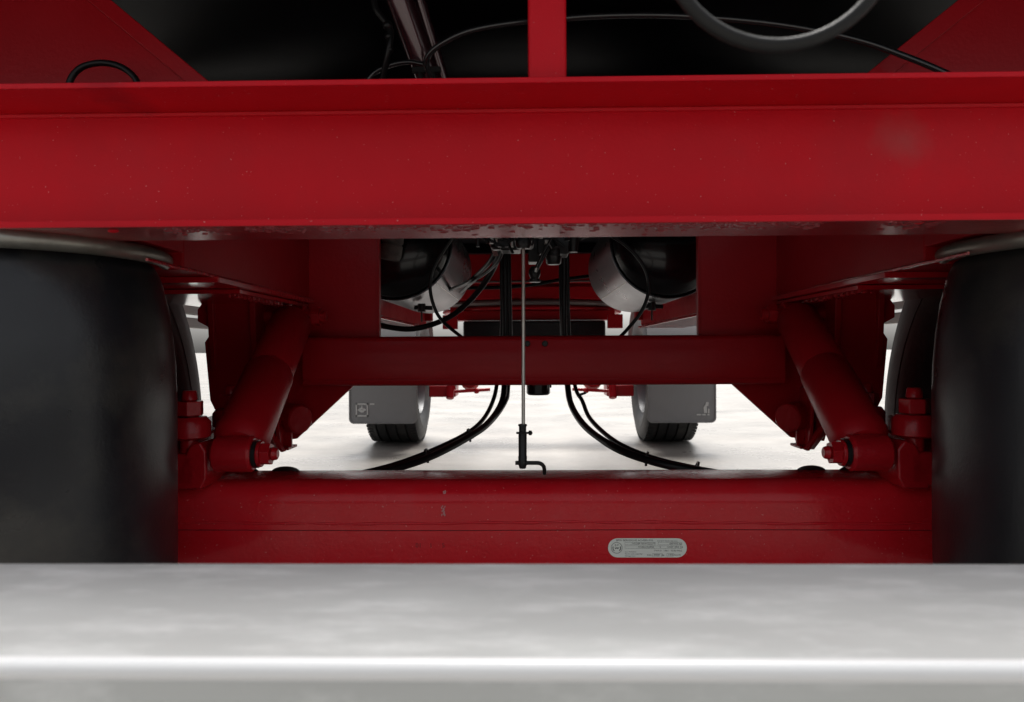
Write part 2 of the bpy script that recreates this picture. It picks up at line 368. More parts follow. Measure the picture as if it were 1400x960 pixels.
# ------------------------------------------------------------------ shock absorbers
def shock(s):
    lo = Vector((s*.478, 1.12, .525)); hi = Vector((s*.507, 1.50, .752)); ax = (hi-lo).normalized()
    label = 'red painted shock absorber leaning beside the left air spring' if s < 0 else 'red painted shock absorber leaning beside the right air spring'
    t = empty('shock_absorber', lo, label, 'shock absorber', 'shock absorbers at the rear axle')
    L = (hi-lo).length; j = .225
    MB().lathe([(.016, 0), (.016, .030), (.028, .039), (.04, .0430), (j-.006, .0430), (j, .040), (j, .0)], lo, ax, 40).build('lower_tube', M_red_shaded, t)
    MB().lathe([(j-.002, .034), (j+.006, .034), (j+.008, .030)], lo, ax, 32).build('rod_seal', M_black, t)
    MB().lathe([(j+.003, 0), (j+.005, .0385), (j+.009, .0405), (L-.03, .0405), (L-.015, .030), (L-.008, .014), (L-.008, 0)], lo, ax, 40).build('dust_tube', M_red_shaded, t)
    e = MB().lathe([(0, .012), (0, .024), (.004, .0275), (.056, .0275), (.060, .024), (.060, .012)], lo+Vector((-.030, 0, 0)), (1, 0, 0), 36).build('lower_eye', M_red_cast, t)
    MB().lathe([(0, .010), (0, .021), (.007, .0215), (.007, .010)], lo+Vector((-s*.0295, 0, 0)), (-s, 0, 0), 30).build('bushing', M_valve, e)
    q = lo+Vector((-s*.036, 0, 0)); 
    MB().cyl(q, q+Vector((-s*.006, 0, 0)), .0200, seg=30, ch=.001).hexn(q+Vector((-s*.006, 0, 0)), q+Vector((-s*.020, 0, 0)), .0175).cyl(q+Vector((-s*.02, 0, 0)), q+Vector((-s*.030, 0, 0)), .0105, .009, seg=20, ch=.002).build('eye_nut', M_red_cast, t, bevel=.001)
    MB().lathe([(0, .012), (0, .022), (.05, .022), (.05, .012)], hi+Vector((-.025, 0, 0)), (1, 0, 0), 30).build('upper_eye', M_red_cast, t)
    return t
shock(-1); shock(1)

# ------------------------------------------------------------------ rear axle with trailing arms
ax = empty('rear_axle', (0, 1.2, .405), 'red rounded square axle beam with rating plate behind the grey bumper', 'axle')
def rsq(h, r, n=6):
    out = []
    for cx, cz, a0 in ((1, 1, 0), (-1, 1, 90), (-1, -1, 180), (1, -1, 270)):
        for k in range(n+1):
            t = R(a0+90*k/n); out.append((cx*(h-r)+r*math.cos(t), cz*(h-r)+r*math.sin(t)))
    return out
b = MB(); prof = rsq(.075, .034, 7); nx = 60; rings = []
for i in range(nx+1):
    x = -.80+1.6*i/nx
    rings.append([b.bm.verts.new((x, 1.2+y, .405+z)) for y, z in prof])
for A, B in zip(rings, rings[1:]):
    for k in range(len(prof)): b.bm.faces.new((A[k], A[(k+1) % len(prof)], B[(k+1) % len(prof)], B[k]))
b.bm.faces.new(rings[0]); b.bm.faces.new(rings[-1][::-1])
beam = b.build('axle_beam', M_red_axle, ax, ang=60)
MB().tube([(x, 1.1250+.0004*math.sin(x*31), .4185+.0012*math.sin(x*9+1)+.0006*math.sin(x*47)) for x in [-.78+i*.02 for i in range(79)]], lambda t: .0020+.0005*math.sin(t*160), 8, 2).build('weld_bead', M_red_axle, beam)
MB().tube([(x, 1.1256, .4075+.0006*math.sin(x*7)) for x in [-.78+i*.04 for i in range(40)]], .0010, 6, 1).build('weld_groove', M_stamp, beam)
# chalk mark
q = MB()
for i in range(46):
    t = i/45; p = P(606+random.uniform(-2.5, 2.5), 673+t*32, 1.1235); p.y = 1.1243 + (0.003 if p.z > .445 else 0) + max(0, (p.z-.45))*.18
    q.sphere(p, random.uniform(.0006, .0013), 6, (1, .4, 1.6))
q.build('chalk_mark', M_chalk, beam, kind='stuff')
for ch, px in (('01', 568), ('1', 587), ('5', 604)):
    p = P(px, 746, 1.1246); text_mesh(ch, .0095, M_stamp, beam, 'stamped_number', p, (1, 0, 0), (0, 0, 1))
# rating plate
pc = P(885, 749, 1.1235); pc.y = 1.1225; hw, hh = .0595, .0146
pts = []
for k in range(13): t = R(-90+180*k/12); pts.append((pc.x+hw-hh+hh*math.cos(t), pc.y, pc.z+hh*math.sin(t)))
for k in range(13): t = R(90+180*k/12); pts.append((pc.x-hw+hh+hh*math.cos(t), pc.y, pc.z+hh*math.sin(t)))
rp = MB().prism(pts, (0, .0012, 0)).build('rating_plate', M_plate, ax, bevel=.0004, ang=50)
rp['label'] = 'pale metal rating plate with rounded ends'
yT = pc.y-.00025
def T(body, u, v, size, fit=None): return text_mesh(body, size, M_ink, rp, 'plate_print', (pc.x+u, yT, pc.z+v), (1, 0, 0), (0, 0, 1), fit=fit)
T('BPW BERGISCHE ACHSEN KG', -.0470, .0115, .0036, .055)
T('D-51674 Wiehl / Germany', .0150, .0105, .0026, .030)
T('HKZBF 9010 ECO P', -.0230, .0066, .0032, .034)
T('(BPW) kg', .0330, .0066, .0032, .018)
T('27.08.618.094', -.0140, .0012, .0032, .022)
T('2       4107 394 15', .0180, .0012, .0032, .035)
T('TYP D  1361  TDB 0462', .0100, -.0042, .0030, .042)
T('zul. Achslast', -.0340, -.0058, .0022, .017)
T('Perm. axle capacity', -.0340, -.0090, .0022, .026)
T('Charge adm.', -.0340, -.0121, .0022, .016)
T('stat.  9000  kg', -.0010, -.0105, .0030, .026)
T('105 km/h', .0310, -.0105, .0030, .018)
fb = MB()
def frame(u0, v0, u1, v1, t=.00022):
    for a, b2, c, d2 in ((u0, v0, u1, v0+t), (u0, v1-t, u1, v1), (u0, v0, u0+t, v1), (u1-t, v0, u1, v1)):
        fb.box((pc.x+a, yT-.00005, pc.z+b2), (pc.x+c, yT+.0002, pc.z+d2))
frame(-.034, .0047, .012, .0086); frame(-.034, -.0008, .009, .0032); frame(.0095, -.0008, .052, .0032); frame(.016, .0047, .052, .0086)
frame(.007, -.0125, .0225, -.0085); frame(.029, -.0125, .0395, -.0085)
fb.build('plate_border', M_ink, rp)
lg = MB(); lc = Vector((pc.x-.0463, yT, pc.z+.0002))
lg.torus(lc, (0, 1, 0), .0082, .00028, 32, 6); 
for sgn in (-1, 1):
    lg.tube([lc+Vector((sgn*.0058*math.cos(R(t)), 0, .0058*math.sin(R(t)))) for t in (-50, -25, 0, 20)], .0006, 6, 2)
lg.prism([lc+Vector((x*.001, -.0002, z*.001)) for x, z in ((-3.4, .8), (-2, -1.8), (0, -.6), (2, -1.8), (3.4, .8), (1.5, 0), (0, .6), (-1.5, 0))], (0, .0004, 0))
lg.build('plate_emblem', M_ink, rp)
T('B', -.0492, .0040, .0042); T('P', -.0457, .0040, .0042)
# arms, pads, U-bolts
for s in (-1, 1):
    arm = MB()
    path = [(1.60, .535, .045), (1.45, .530, .04), (1.30, .525, .045), (1.12, .505, .045), (.95, .38, .04), (.80, .33, .035)]
    ptsU = [(y, z+h/2) for y, z, h in path]; ptsL = [(y, z-h/2) for y, z, h in path][::-1]
    arm.prism([(s*.575, y, z) for y, z in ptsU+ptsL], (s*.10, 0, 0))
    am = arm.build('trailing_arm', M_red_cast, ax, bevel=.004)
    # axle pad block
    pd = MB().box((s*.53, 1.10, .478), (s*.70, 1.30, .528)); pd.build('axle_pad', M_red_cast, ax, bevel=.006, seg=3)
    MB().prism([(s*.514, 1.10, .490), (s*.522, 1.10, .474), (s*.560, 1.10, .474), (s*.560, 1.10, .50), (s*.540, 1.10, .540), (s*.524, 1.10, .546), (s*.514, 1.10, .532)], (0, .07, 0)).build('shock_lug', M_red_cast, ax, bevel=.004, seg=3)
    for yy in (1.12, 1.28):
        xx = s*.548
        ub = MB().cyl((xx, yy, .48), (xx, yy, .600), .0135, seg=20).build('u_bolt', M_red_cast, ax)
        MB().lathe([(.0, .0), (0, .024), (.004, .031), (.026, .031), (.034, .025), (.036, .0)], (xx, yy, .548), (0, 0, 1), 30).build('collar', M_red_cast, ub)
        MB().hexn((xx, yy, .584), (xx, yy, .606), .0215).build('nut', M_red_cast, ub, bevel=.0015)
        MB().cyl((xx, yy, .606), (xx, yy, .622), .012, .0105, seg=18, ch=.002).build('thread', M_red_cast, ub)
    # hoops clamped on top of the axle
    tr = MB()
    for dx in (-.02, .05):
        tr.tube([(s*(.46+dx)+.022*math.cos(R(t))*1.0, 1.24, .474+.009*math.sin(R(t))) for t in range(0, 181, 20)], .0045, 8, 2)
    tr.build('hose_clip', M_valve, ax)
    # brake parts behind the bellows
    MB().lathe([(0, 0), (0, .06), (.02, .075), (.12, .075), (.14, .06), (.14, 0)], (s*.70, 1.34, .47), (0, 1, .1), 28).build('brake_chamber', M_black, ax)

# ------------------------------------------------------------------ air springs
def bellows(s):
    c = Vector((s*.675, .93, .34))
    t = empty('air_spring', c, 'black rubber air spring with grey bead ring at the %s edge of the photo' % ('left' if s < 0 else 'right'), 'air spring', 'air springs above the rear axle')
    pr = [(.464, .0), (.464, .138), (.454, .153), (.440, .160), (.420, .165), (.40, .1695), (.36, .1752), (.32, .1785), (.27, .180), (.08, .180), (.04, .179), (.015, .173), (.0, .160), (-.004, .144), (.01, .130), (.03, .125)]
    MB().lathe(pr, c, (0, 0, 1), 96).build('bellows', M_rubber, t, ang=60)
    MB().torus(c+Vector((0, 0, .464)), (0, 0, 1), .1655, .0105, 96, 14).build('bead_ring', M_galv, t)
    MB().lathe([(.465, 0), (.465, .14), (.474, .145), (.474, 0)], c, (0, 0, 1), 48).build('top_plate', M_black, t)
    MB().lathe([(0, 0), (0, .125), (.03, .122), (.06, .124), (.06, 0)], c, (0, 0, 1), 48).build('piston', M_black, t)
    # faint moulded rings on the rubber
bellows(-1); bellows(1)

# ------------------------------------------------------------------ wheels
def wheel(c, s, label, group, grooves=True):
    t = empty('wheel', (c[0], c[1], 0), label, 'wheel', group)
    W = .385; h = W/2; Rr = .5
    pr = [(-h*.78, .295), (-h*.92, .33), (-h, .38), (-h*.99, .43), (-h*.93, .470), (-h*.86, .488), (-h*.78, .494)]
    gr = [-.105, -.035, .035, .105]
    for gx in gr: pr += [(gx-.007, .4995), (gx-.0055, .486), (gx+.0055, .486), (gx+.007, .4995)]
    pr += [(h*.78, .494), (h*.86, .488), (h*.93, .470), (h*.99, .43), (h, .38), (h*.92, .33), (h*.78, .295)]
    MB().lathe(pr, c, (1, 0, 0), 96).build('tyre', M_tyre, t, ang=40)
    rim = [(-h*.80, .296), (-h*.84, .288), (-h*.6, .272), (0, .262), (h*.2, .25), (h*.45, .22), (h*.52, .12), (h*.55, .11), (h*.55, 0)]
    rm = MB().lathe([(-s*a*-1, r) for a, r in rim], c, (1, 0, 0), 64).build('rim', M_rim, t, ang=50)
    MB().lathe([(-.12, 0), (-.12, .11), (-.1, .19), (.02, .20), (.02, 0)], c, (s, 0, 0), 40).build('brake_drum', M_black, t)
    # bead rings on the side wall
    MB().torus(Vector(c)+Vector((-s*h*.985, 0, 0)), (1, 0, 0), .40, .004, 64, 6).build('sidewall_ring', M_tyre, t)
    # lateral tread cuts on the shoulder
    tr = MB()
    for k in range(80 if c[1] > 3 else 0):
        a = 2*math.pi*k/80; u = Vector((0, math.cos(a), math.sin(a))); v = Vector((0, -math.sin(a), math.cos(a)))
        for e in (-1, 1):
            p = Vector(c)+Vector((e*h*.80, 0, 0))+u*.4935
            m3 = Matrix((Vector((1, 0, 0)), u, v)).transposed()
            tr.box(p-Vector((.022, .0035, .012)), p+Vector((.022, .0035, .012)), m3)
    if c[1] > 3: tr.build('tread_block', M_tyre, t, kind='stuff')
wheel((-.95, 1.2, .475+.025), -1, 'rear wheel seen edge on in the gap beside the left air spring', 'rear wheels')
wheel((.945, 1.2, .475+.025), 1, 'rear wheel seen edge on in the gap beside the right air spring', 'rear wheels')
wheel((-1.0, 5.6, .5), -1, 'far front wheel standing on the wet ground at left', 'front wheels')
wheel((1.0, 5.6, .5), 1, 'far front wheel standing on the wet ground at right', 'front wheels')

# ------------------------------------------------------------------ mud flaps
for s in (-1, 1):
    t = empty('mud_flap', (s*1.01, 5.0, .19), 'grey rubber mud flap hanging before the %s front wheel' % ('left' if s < 0 else 'right'), 'mud flap', 'mud flaps')
    x0, x1, z0, z1 = s*1.01-.232, s*1.01+.232, .19, .74; r = .035; pts = []
    for cx, cz, a0 in ((x1-r, z0+r, -90), (x1-r, z1-r, 0), (x0+r, z1-r, 90), (x0+r, z0+r, 180)):
        for k in range(6): a = R(a0+90*k/5); pts.append((cx+r*math.cos(a), 5.0, cz+r*math.sin(a)))
    f = MB().prism(pts, (0, .008, 0)).build('flap_sheet', M_flap, t, bevel=.001)
    ed = [(p[0]*1-(p[0]-s*1.01)*.035, 4.997, p[2]+(.008 if p[2] < .4 else -.008)) for p in pts]
    MB().tube(ed+[ed[0]], .0035, 6, 1).build('rim_bead', M_flap, t)
    mk = MB(); cx = s*1.01-.232+.09 if s < 0 else s*1.01+.232-.09; cz = .285
    if s < 0:
        for a, b2, c2, d2 in ((-.042, -.045, -.032, .045), (-.042, .035, .042, .045), (-.042, -.045, .042, -.035), (.034, -.045, .042, .045)):
            mk.box((cx+a, 4.9955, cz+b2), (cx+c2, 4.999, cz+d2))
        mk.sphere((cx, 4.998, cz), .022, 12, (1, .1, .8)); mk.box((cx-.03, 4.9955, cz-.004), (cx+.03, 4.999, cz+.006)); mk.box((cx-.004, 4.9955, cz+.0), (cx+.004, 4.999, cz+.03))
        mk.box((cx+.055, 4.9955, cz+.035), (cx+.085, 4.999, cz+.045))
    else:
        mk.prism([(cx+x*.001, 4.9955, cz+z*.001) for x, z in ((20, 45), (36, 45), (36, 20), (24, 18), (26, -28), (6, -28), (2, 10), (14, 26))], (0, .0035, 0))
        for a, c2 in ((-42, -14), (-6, 18), (28, 42)): mk.box((cx+a*.001, 4.9955, cz-.044), (cx+c2*.001, 4.999, cz-.035))
        mk.box((cx+.032, 4.9955, cz-.03), (cx+.042, 4.999, cz+.0))
    mk.build('printed_mark', M_white, f)
    MB().cyl((s*.78, 5.01, .72), (s*1.24, 5.01, .72), .012).build('flap_bar', M_black, t)

# ------------------------------------------------------------------ turntable and front axle group
tt = empty('turntable', (0, 4.55, .9), 'red front turntable frame with round bearing ring seen beyond the air tanks', 'turntable')
MB().torus((0, 4.55, .945), (0, 0, 1), .545, .022, 96, 8, .7).build('bearing_ring', M_ring, tt)
MB().torus((0, 4.55, .915), (0, 0, 1), .530, .016, 96, 8, .7).build('lower_ring', M_red_shaded, tt)
MB().box((-.60, 3.80, 1.035), (.60, 3.90, 1.19)).build('upper_beam', M_red_shaded, tt, bevel=.004)
MB().tube([(-.58+i*.012, 3.797, 1.036+random.uniform(-.001, .001)) for i in range(98)], .0045, 6, 1).build('weld_seam', M_ring, tt)
MB().box((-.50, 4.02, .962), (.50, 4.12, 1.03)).build('middle_beam', M_red_shaded, tt, bevel=.004)
MB().box((-.46, 4.12, .852), (.46, 4.22, .905)).build('lower_beam', M_red_shaded, tt, bevel=.004)
MB().box((-.47, 4.24, .852), (.47, 4.26, 1.19)).build('back_plate', M_red_shaded, tt)
for s in (-1, 1):
    MB().box((s*.445-.04, 3.98, .80), (s*.445+.04, 4.02, .875)).cyl((s*.445, 3.975, .815), (s*.445, 3.98, .815), .006).build('lug', M_red_shaded, tt, bevel=.004)
    MB().box((s*.50-.05, 4.2, .62), (s*.50+.05, 6.1, .76)).build('side_beam', M_red_shaded, tt, bevel=.004)
MB().box((-.38, 4.05, .70), (.40, 4.3, .845)).build('equipment_box', M_black, tt, bevel=.01)
MB().cyl((-.38, 4.24, .875), (.36, 4.24, .875), .012).build('pipe', M_black, tt)
fa = empty('front_axle', (0, 5.6, .5), 'red front axle with brake parts between the far wheels', 'axle')
MB().box((-.80, 5.54, .44), (.80, 5.66, .56)).build('axle_beam', M_red_shaded, fa, bevel=.02)
for s in (-1, 1):
    MB().box((s*.56, 5.48, .34), (s*.76, 5.72, .425)).cyl((s*.60, 5.45, .33), (s*.60, 5.50, .43), .03).build('spring_plate', M_red_shaded, fa, bevel=.01)
    MB().lathe([(0, 0), (0, .05), (.03, .07), (.1, .07), (.12, .05), (.12, 0)], (s*.45, 5.42, .46), (0, 1, 0), 24).build('brake_chamber', M_red_shaded, fa)
    MB().cyl((s*.30, 5.4, .40), (s*.56, 5.4, .385), .012).sphere((s*.4, 5.4, .39), .022).build('brake_lever', M_red_shaded, fa)
for s in (-1, 1):
    MB().tube([(s*1.0, 5.6+.56*math.cos(R(t)), .5+.56*math.sin(R(t))) for t in range(35, 146, 10)], .012, 6, 2)
    mg = MB(); n = 14
    A = [(5.6+.57*math.cos(R(25+130*k/n)), .5+.57*math.sin(R(25+130*k/n))) for k in range(n+1)]
    B = [(5.6+.578*math.cos(R(25+130*k/n)), .5+.578*math.sin(R(25+130*k/n))) for k in range(n+1)][::-1]
    o = mg.prism([(s*.80, y, z) for y, z in A+B], (s*.42, 0, 0)).build('mudguard', M_flap, loc=(s*1.0, 5.6, 1.0))
    tag(o, 'dark curved mudguard over the %s front wheel' % ('left' if s < 0 else 'right'), 'mudguard', 'front mudguards')

# ------------------------------------------------------------------ air tanks
def tank(x, side):
    Y0, Y1, r, z = 1.90, 2.57, .150, .962
    t = empty('air_tank', (x, (Y0+Y1)/2, z-.15), 'cylindrical air tank with black domed end, %s of the valves' % side, 'air tank', 'air tanks between the frame beams')
    MB().lathe([(.0, r-.004), (.004, r), (.66, r), (.665, r-.004)], (x, Y0, z), (0, 1, 0), 72).build('tank_shell', M_tank, t)
    MB().lathe([(-.055, 0), (-.053, .04), (-.046, .08), (-.030, .115), (-.012, .138), (.0, r-.005), (.004, r-.005)], (x, Y0, z), (0, 1, 0), 64).build('tank_end', M_black, t)
    MB().torus((x, Y0+.001, z), (0, 1, 0), r-.0015, .0022, 72, 6).build('weld_ring', M_tank, t)
    MB().lathe([(0, r-.004), (.03, .13), (.05, .08), (.055, 0)], (x, Y1-.004, z), (0, 1, 0), 48).build('rear_end', M_tank, t)
    u = Vector((.707 if x < 0 else -.707, 0, -.707))
    MB().tube([Vector((x, Y0+.02+i*.03, z))+u*(r-.0004) for i in range(21)], .0016, 6, 1).build('shell_seam', M_steel, t)
    p = Vector((x+(.05 if x < 0 else -.02), Y0+.14, z-r)); 
    MB().cyl(p, p+Vector((0, 0, -.022)), .011).cyl(p+Vector((-.02, 0, -.01)), p+Vector((.03, 0, -.012)), .006).cyl(p+Vector((0, 0, -.02)), p+Vector((0, 0, -.05)), .0025).build('drain_valve', M_valve, t)
    # fitting on the end cap
    q = Vector((x-.03 if x < 0 else x+.02, Y0-.05, z+.01))
    MB().hexn(q+Vector((0, -.02, 0)), q+Vector((0, .01, 0)), .014).build('end_fitting', M_black, t)
tank(-.372, 'left'); tank(.332, 'right')

# small device at the left tank's end
fv = empty('filter_valve', P(537, 345, 1.78), 'grey and black cylindrical filter hanging in front of the left air tank', 'valve')
p = P(534, 350, 1.78)
MB().lathe([(-.01, 0), (-.01, .022), (.0, .026), (.025, .026), (.027, .023), (.030, .023), (.032, .026), (.05, .026), (.06, .018), (.06, 0)], p, (.15, 0, 1), 26).build('filter_bowl', M_decal, fv)
MB().cyl(p+Vector((.0, 0, .06)), p+Vector((.01, 0, .11)), .012).cyl(p+Vector((-.03, 0, .07)), p+Vector((.02, 0, .08)), .01).build('filter_head', M_valve, fv)

# ------------------------------------------------------------------ levelling rod
lr = empty('levelling_rod', P(715, 645, 1.16), 'thin grey levelling rod standing on the axle in the middle of the photo', 'rod')
Yr = 1.17
MB().cyl(P(715.5, 590, Yr), P(715.5, 335, Yr), .0029, seg=14).build('rod', M_steel, lr)
a0, a1 = P(714.5, 580, Yr), P(714.5, 641, Yr)
MB().lathe([(0, 0), (0, .0068), (.003, .0072), (.0035, .006), (.012, .0058), (.013, .0068), (.05, .0066), (.051, .0072), (.064, .0068), (.070, .005), (.0705, 0)], a0, a1-a0, 20).build('rod_sleeve', M_cap, lr)
p = P(715, 592, Yr-.006); MB().cyl(p+Vector((-.0105, 0, 0)), p+Vector((.015, 0, 0)), .0018, seg=10).hexn(p+Vector((.009, 0, .0)), p+Vector((.014, 0, 0)), .004).build('clamp_screw', M_cap, lr)
p = P(715, 633, Yr-.004)
MB().tube([P(704.5, 633, Yr-.002), P(715, 633, Yr-.002), P(730, 633, Yr-.002), P(738, 633.5, Yr-.002), P(743.5, 638, Yr), P(744.5, 648, Yr+.004)], .0032, 10, 3).build('hook_pin', M_cap, lr)

# ------------------------------------------------------------------ valve block
vb = empty('valve_block', P(735, 330, 1.35), 'cluster of black air valves and fittings under the big crossmember', 'valve')
def vbox(x0, y0, x1, y1, Y, dY, m=M_valve, name='valve_body', bev=.003):
    a = P(x0, y1, Y); c = P(x1, y0, Y); return MB().box(a, (c.x, Y+dY, c.z)).build(name, m, vb, bevel=bev)
vbox(684, 290, 712, 342, 1.42, .06); vbox(706, 290, 730, 336, 1.20, .05, bev=.004); vbox(735, 290, 778, 347, 1.40, .07)
vbox(722, 300, 738, 358, 1.42, .05); vbox(776, 290, 791, 331, 1.45, .05); vbox(640, 285, 690, 316, 1.5, .1)
vbox(640, 270, 800, 300, 1.36, .12, M_black, 'valve_bracket')
for x, y in ((744, 316), (756, 320), (748, 327), (762, 312), (728, 318), (735, 323)):
    p = P(x, y, 1.398); MB().hexn(p+Vector((0, -.006, 0)), p, .005).build('fitting', M_steel if random.random() < .45 else M_valve, vb)
random.seed(21)
for i in range(46):
    x = random.uniform(650, 795); y = random.uniform(306, 334 if abs(x-735) < 50 else 322); Yv = random.uniform(1.30, 1.39); p = P(x, y, Yv)
    mm = random.choice([M_valve, M_valve, M_cap, M_steel]); k = random.random(); r = random.uniform(.003, .007)
    dd = random.choice([Vector((0, -.012, 0)), Vector((.016, 0, 0)), Vector((0, 0, -.016)), Vector((.006, -.004, -.012))])
    if k < .45: MB().hexn(p, p+dd, r).build('fitting', mm, vb, bevel=.0006)
    elif k < .75: MB().cyl(p, p+dd*1.6, r*.7, seg=14, ch=.0008).build('fitting', mm, vb)
    else: MB().box(p-Vector((r*1.4, .006, r)), p+Vector((r*1.4, .006, r))).build('fitting', mm, vb, bevel=.001)
for a_, b2 in (((664, 306), (700, 330)), ((724, 308), (744, 318)), ((700, 322), (790, 314)), ((655, 314), (690, 338)), ((742, 306), (772, 338))):
    p0 = P(*a_, 1.33); p1 = P(*b2, 1.31); MB().tube([p0, (p0+p1)/2+Vector((0, -.01, -.006)), p1], .0024, 8, 5).build('small_pipe', M_hose, vb)
p = P(715.5, 335, 1.17); MB().lathe([(0, 0), (0, .010), (.006, .0125), (.012, .0125), (.02, .008), (.05, .008), (.05, 0)], p+Vector((0, 0, -.006)), (0, 0, 1), 20).build('rod_joint', M_valve, vb)
p = P(715.5, 326, 1.17); MB().box(p+Vector((-.014, .0, -.004)), p+Vector((.014, .06, .006))).build('rod_arm', M_valve, vb, bevel=.002)
p = P(757, 362, 1.40); MB().lathe([(0, 0), (0, .0115), (.003, .0145), (.016, .016), (.017, .013), (.03, .013), (.03, 0)], p, (0, 0, 1), 12).build('filter_cap', M_valve, vb)
p = P(731, 386, 1.40); MB().lathe([(0, 0), (0, .011), (.006, .011), (.007, .008), (.014, .011), (.022, .0115), (.03, .006), (.03, 0)], p, (0, 0, 1), 18).build('test_port', M_cap, vb)
MB().tube([P(730, 374, 1.39), P(740, 356, 1.385), P(756, 328, 1.38), P(764, 308, 1.38)], .0042, 8, 4).build('port_line', M_hose, vb)
MB().tube([P(732, 372, 1.38), P(733, 366, 1.38)], .0022, 8, 1).build('chrome_pin', M_steel, vb)
p = P(700, 312, 1.40); MB().cyl(p, P(700, 338, 1.40), .0036, seg=14).build('push_rod', M_steel, vb)
p = P(648, 320, 1.5); MB().sphere(p, .008, 14, (1.3, 1, .7)).box(p+Vector((-.012, -.004, .006)), p+Vector((.012, .004, .01))).build('drain_cap', M_steel, vb)
MB().lathe([(0, 0), (0, .012), (.004, .016), (.02, .016), (.022, 0)], P(682, 342, 1.44), (0, 0, 1), 12).build('gland', M_valve, vb)
MB().lathe([(0, 0), (0, .010), (.02, .013), (.05, .014), (.05, 0)], P(783, 345, 1.44), (0, 0, 1), 12).build('gland', M_valve, vb)

# canister behind the hanger crossmember
cn = empty('canister', P(735, 540, 1.66), 'small black canister poking out below the dark red crossmember', 'canister')
p = P(736, 540, 1.66); MB().lathe([(0, 0), (0, .022), (.004, .0265), (.07, .0265), (.07, 0)], p, (0, 0, 1), 30).build('canister_body', M_black, cn)
p = P(751, 530, 1.66); MB().cyl(p, p+Vector((0, 0, .03)), .005).build('nipple', M_valve, cn)

# ------------------------------------------------------------------ hoses and cables
def hose(name, pts, r, label, m=M_hose, group=None, cat='hose'):
    Ps = [P(*q) for q in pts]
    o = MB().tube(Ps, r, 10, 6).build(name, m, loc=Ps[0]); return tag(o, label, cat, group)
# vertical hoses in the window continuing down to the axle
for side, specs in (('left', [((690, 300), (691, 380), (691, 460), (690, 520), (686, 550), (668, 578), (640, 598), (590, 624), (540, 641), (490, 652)),
                              ((694, 300), (696, 400), (697, 470), (694, 530), (690, 550), (670, 577), (642, 597), (592, 620), (542, 638), (495, 650)),
                              ((686, 300), (686, 380), (686, 460), (680, 520), (674, 548), (660, 574), (636, 594), (588, 617), (536, 636), (480, 650))]),
                    ('right', [((771, 300), (771, 380), (772, 470), (776, 527), (782, 556), (802, 585), (840, 611), (890, 630), (940, 641), (990, 649)),
                               ((767, 300), (768, 400), (771, 490), (776, 530), (783, 560), (806, 588), (842, 614), (892, 632), (942, 643), (992, 652)),
                               ((775, 300), (776, 380), (778, 460), (786, 527), (796, 548), (808, 574), (842, 604), (890, 625), (942, 638), (1000, 649))])):
    names = {'left': ['thickest', 'middle', 'upper'], 'right': ['thickest', 'lower', 'upper']}[side]
    for k, sp in enumerate(specs):
        n = len(sp); Ys = []
        for i, (px, py) in enumerate(sp):
            Ys.append(1.68 if py <= 530 else 1.68-(py-530)/120*.42)
        hose('air_hose', [(px, py, Y+.004*k) for (px, py), Y in zip(sp, Ys)], (.0068, .0060, .0046)[k],
             'black air hose, %s of the bundle curving down to the %s side of the axle' % (names[k], side), group='brake hoses to the rear axle')
for (px, py), side, w2 in (((643, 594), 'left', 'upper'), ((585, 622), 'left', 'lower'), ((883, 626), 'right', 'upper'), ((952, 640), 'right', 'lower'), ((795, 540), 'right', 'top')):
    Y = 1.68-(py-530)/120*.42; p = P(px, py-1, Y)
    dr = Vector((.8, -.1, .45 if side == 'left' else -.35)) if py > 560 else Vector((.3, 0, -1))
    o = MB().lathe([(-.002, .008), (-.002, .0112), (.002, .0112), (.002, .008)], p, dr, 16, closed=True).box(p+Vector((-.002, -.003, -.016)), p+Vector((.002, .003, -.009))).build('cable_tie', M_cap, loc=p)
    tag(o, 'black cable tie round the hose bundle at the %s, %s one' % (side, w2), 'cable tie', 'cable ties')
hose('air_line', [(628, 312, 1.66), (608, 340, 1.66), (592, 368, 1.66), (588, 392, 1.66), (593, 418, 1.66), (606, 440, 1.67), (640, 468, 1.70)], .0040, 'thin black line bowed in front of the left air tank')
hose('air_line', [(796, 318, 1.66), (812, 317, 1.66), (838, 324, 1.66), (864, 343, 1.66), (882, 368, 1.66), (887, 395, 1.66), (878, 424, 1.66), (858, 450, 1.67), (838, 470, 1.70)], .0042, 'thin black line bowed in front of the right air tank')
hose('air_line', [(505, 440, 1.9), (530, 447, 1.9), (560, 450, 1.9), (590, 444, 1.9), (620, 430, 1.88), (648, 405, 1.85), (672, 372, 1.80), (682, 345, 1.70), (684, 318, 1.6)], .0072, 'thick black line sagging below the left air tank')
hose('air_line', [(684, 330, 1.55), (677, 345, 1.6), (668, 360, 1.65), (652, 376, 1.75), (636, 388, 1.85), (600, 402, 2.6)], .0055, 'short black line running behind the left tank from the valves')
hose('air_line', [(690, 335, 1.56), (682, 355, 1.62), (668, 370, 1.70), (648, 384, 1.80), (630, 400, 2.1)], .0040, 'second short black line below the valves at left')
hose('air_line', [(600, 395, 2.75), (648, 394, 2.7), (690, 393, 2.7), (730, 389, 2.7), (770, 382, 2.7), (810, 377, 2.7), (850, 372, 2.75)], .0065, 'black line crossing the view between the two air tanks')
for k in range(3):
    hose('braided_cable', [(660+k*3.2, 308, 1.5), (664+k*3.0, 322, 1.5), (671+k*2.6, 336, 1.5), (676+k*2.2, 350, 1.5)], .0017, ('leftmost thin braided cable beside the valves', 'middle one of three thin braided cables', 'rightmost thin braided cable beside the valves')[k], m=M_join, group='braided cables by the valves', cat='cable')
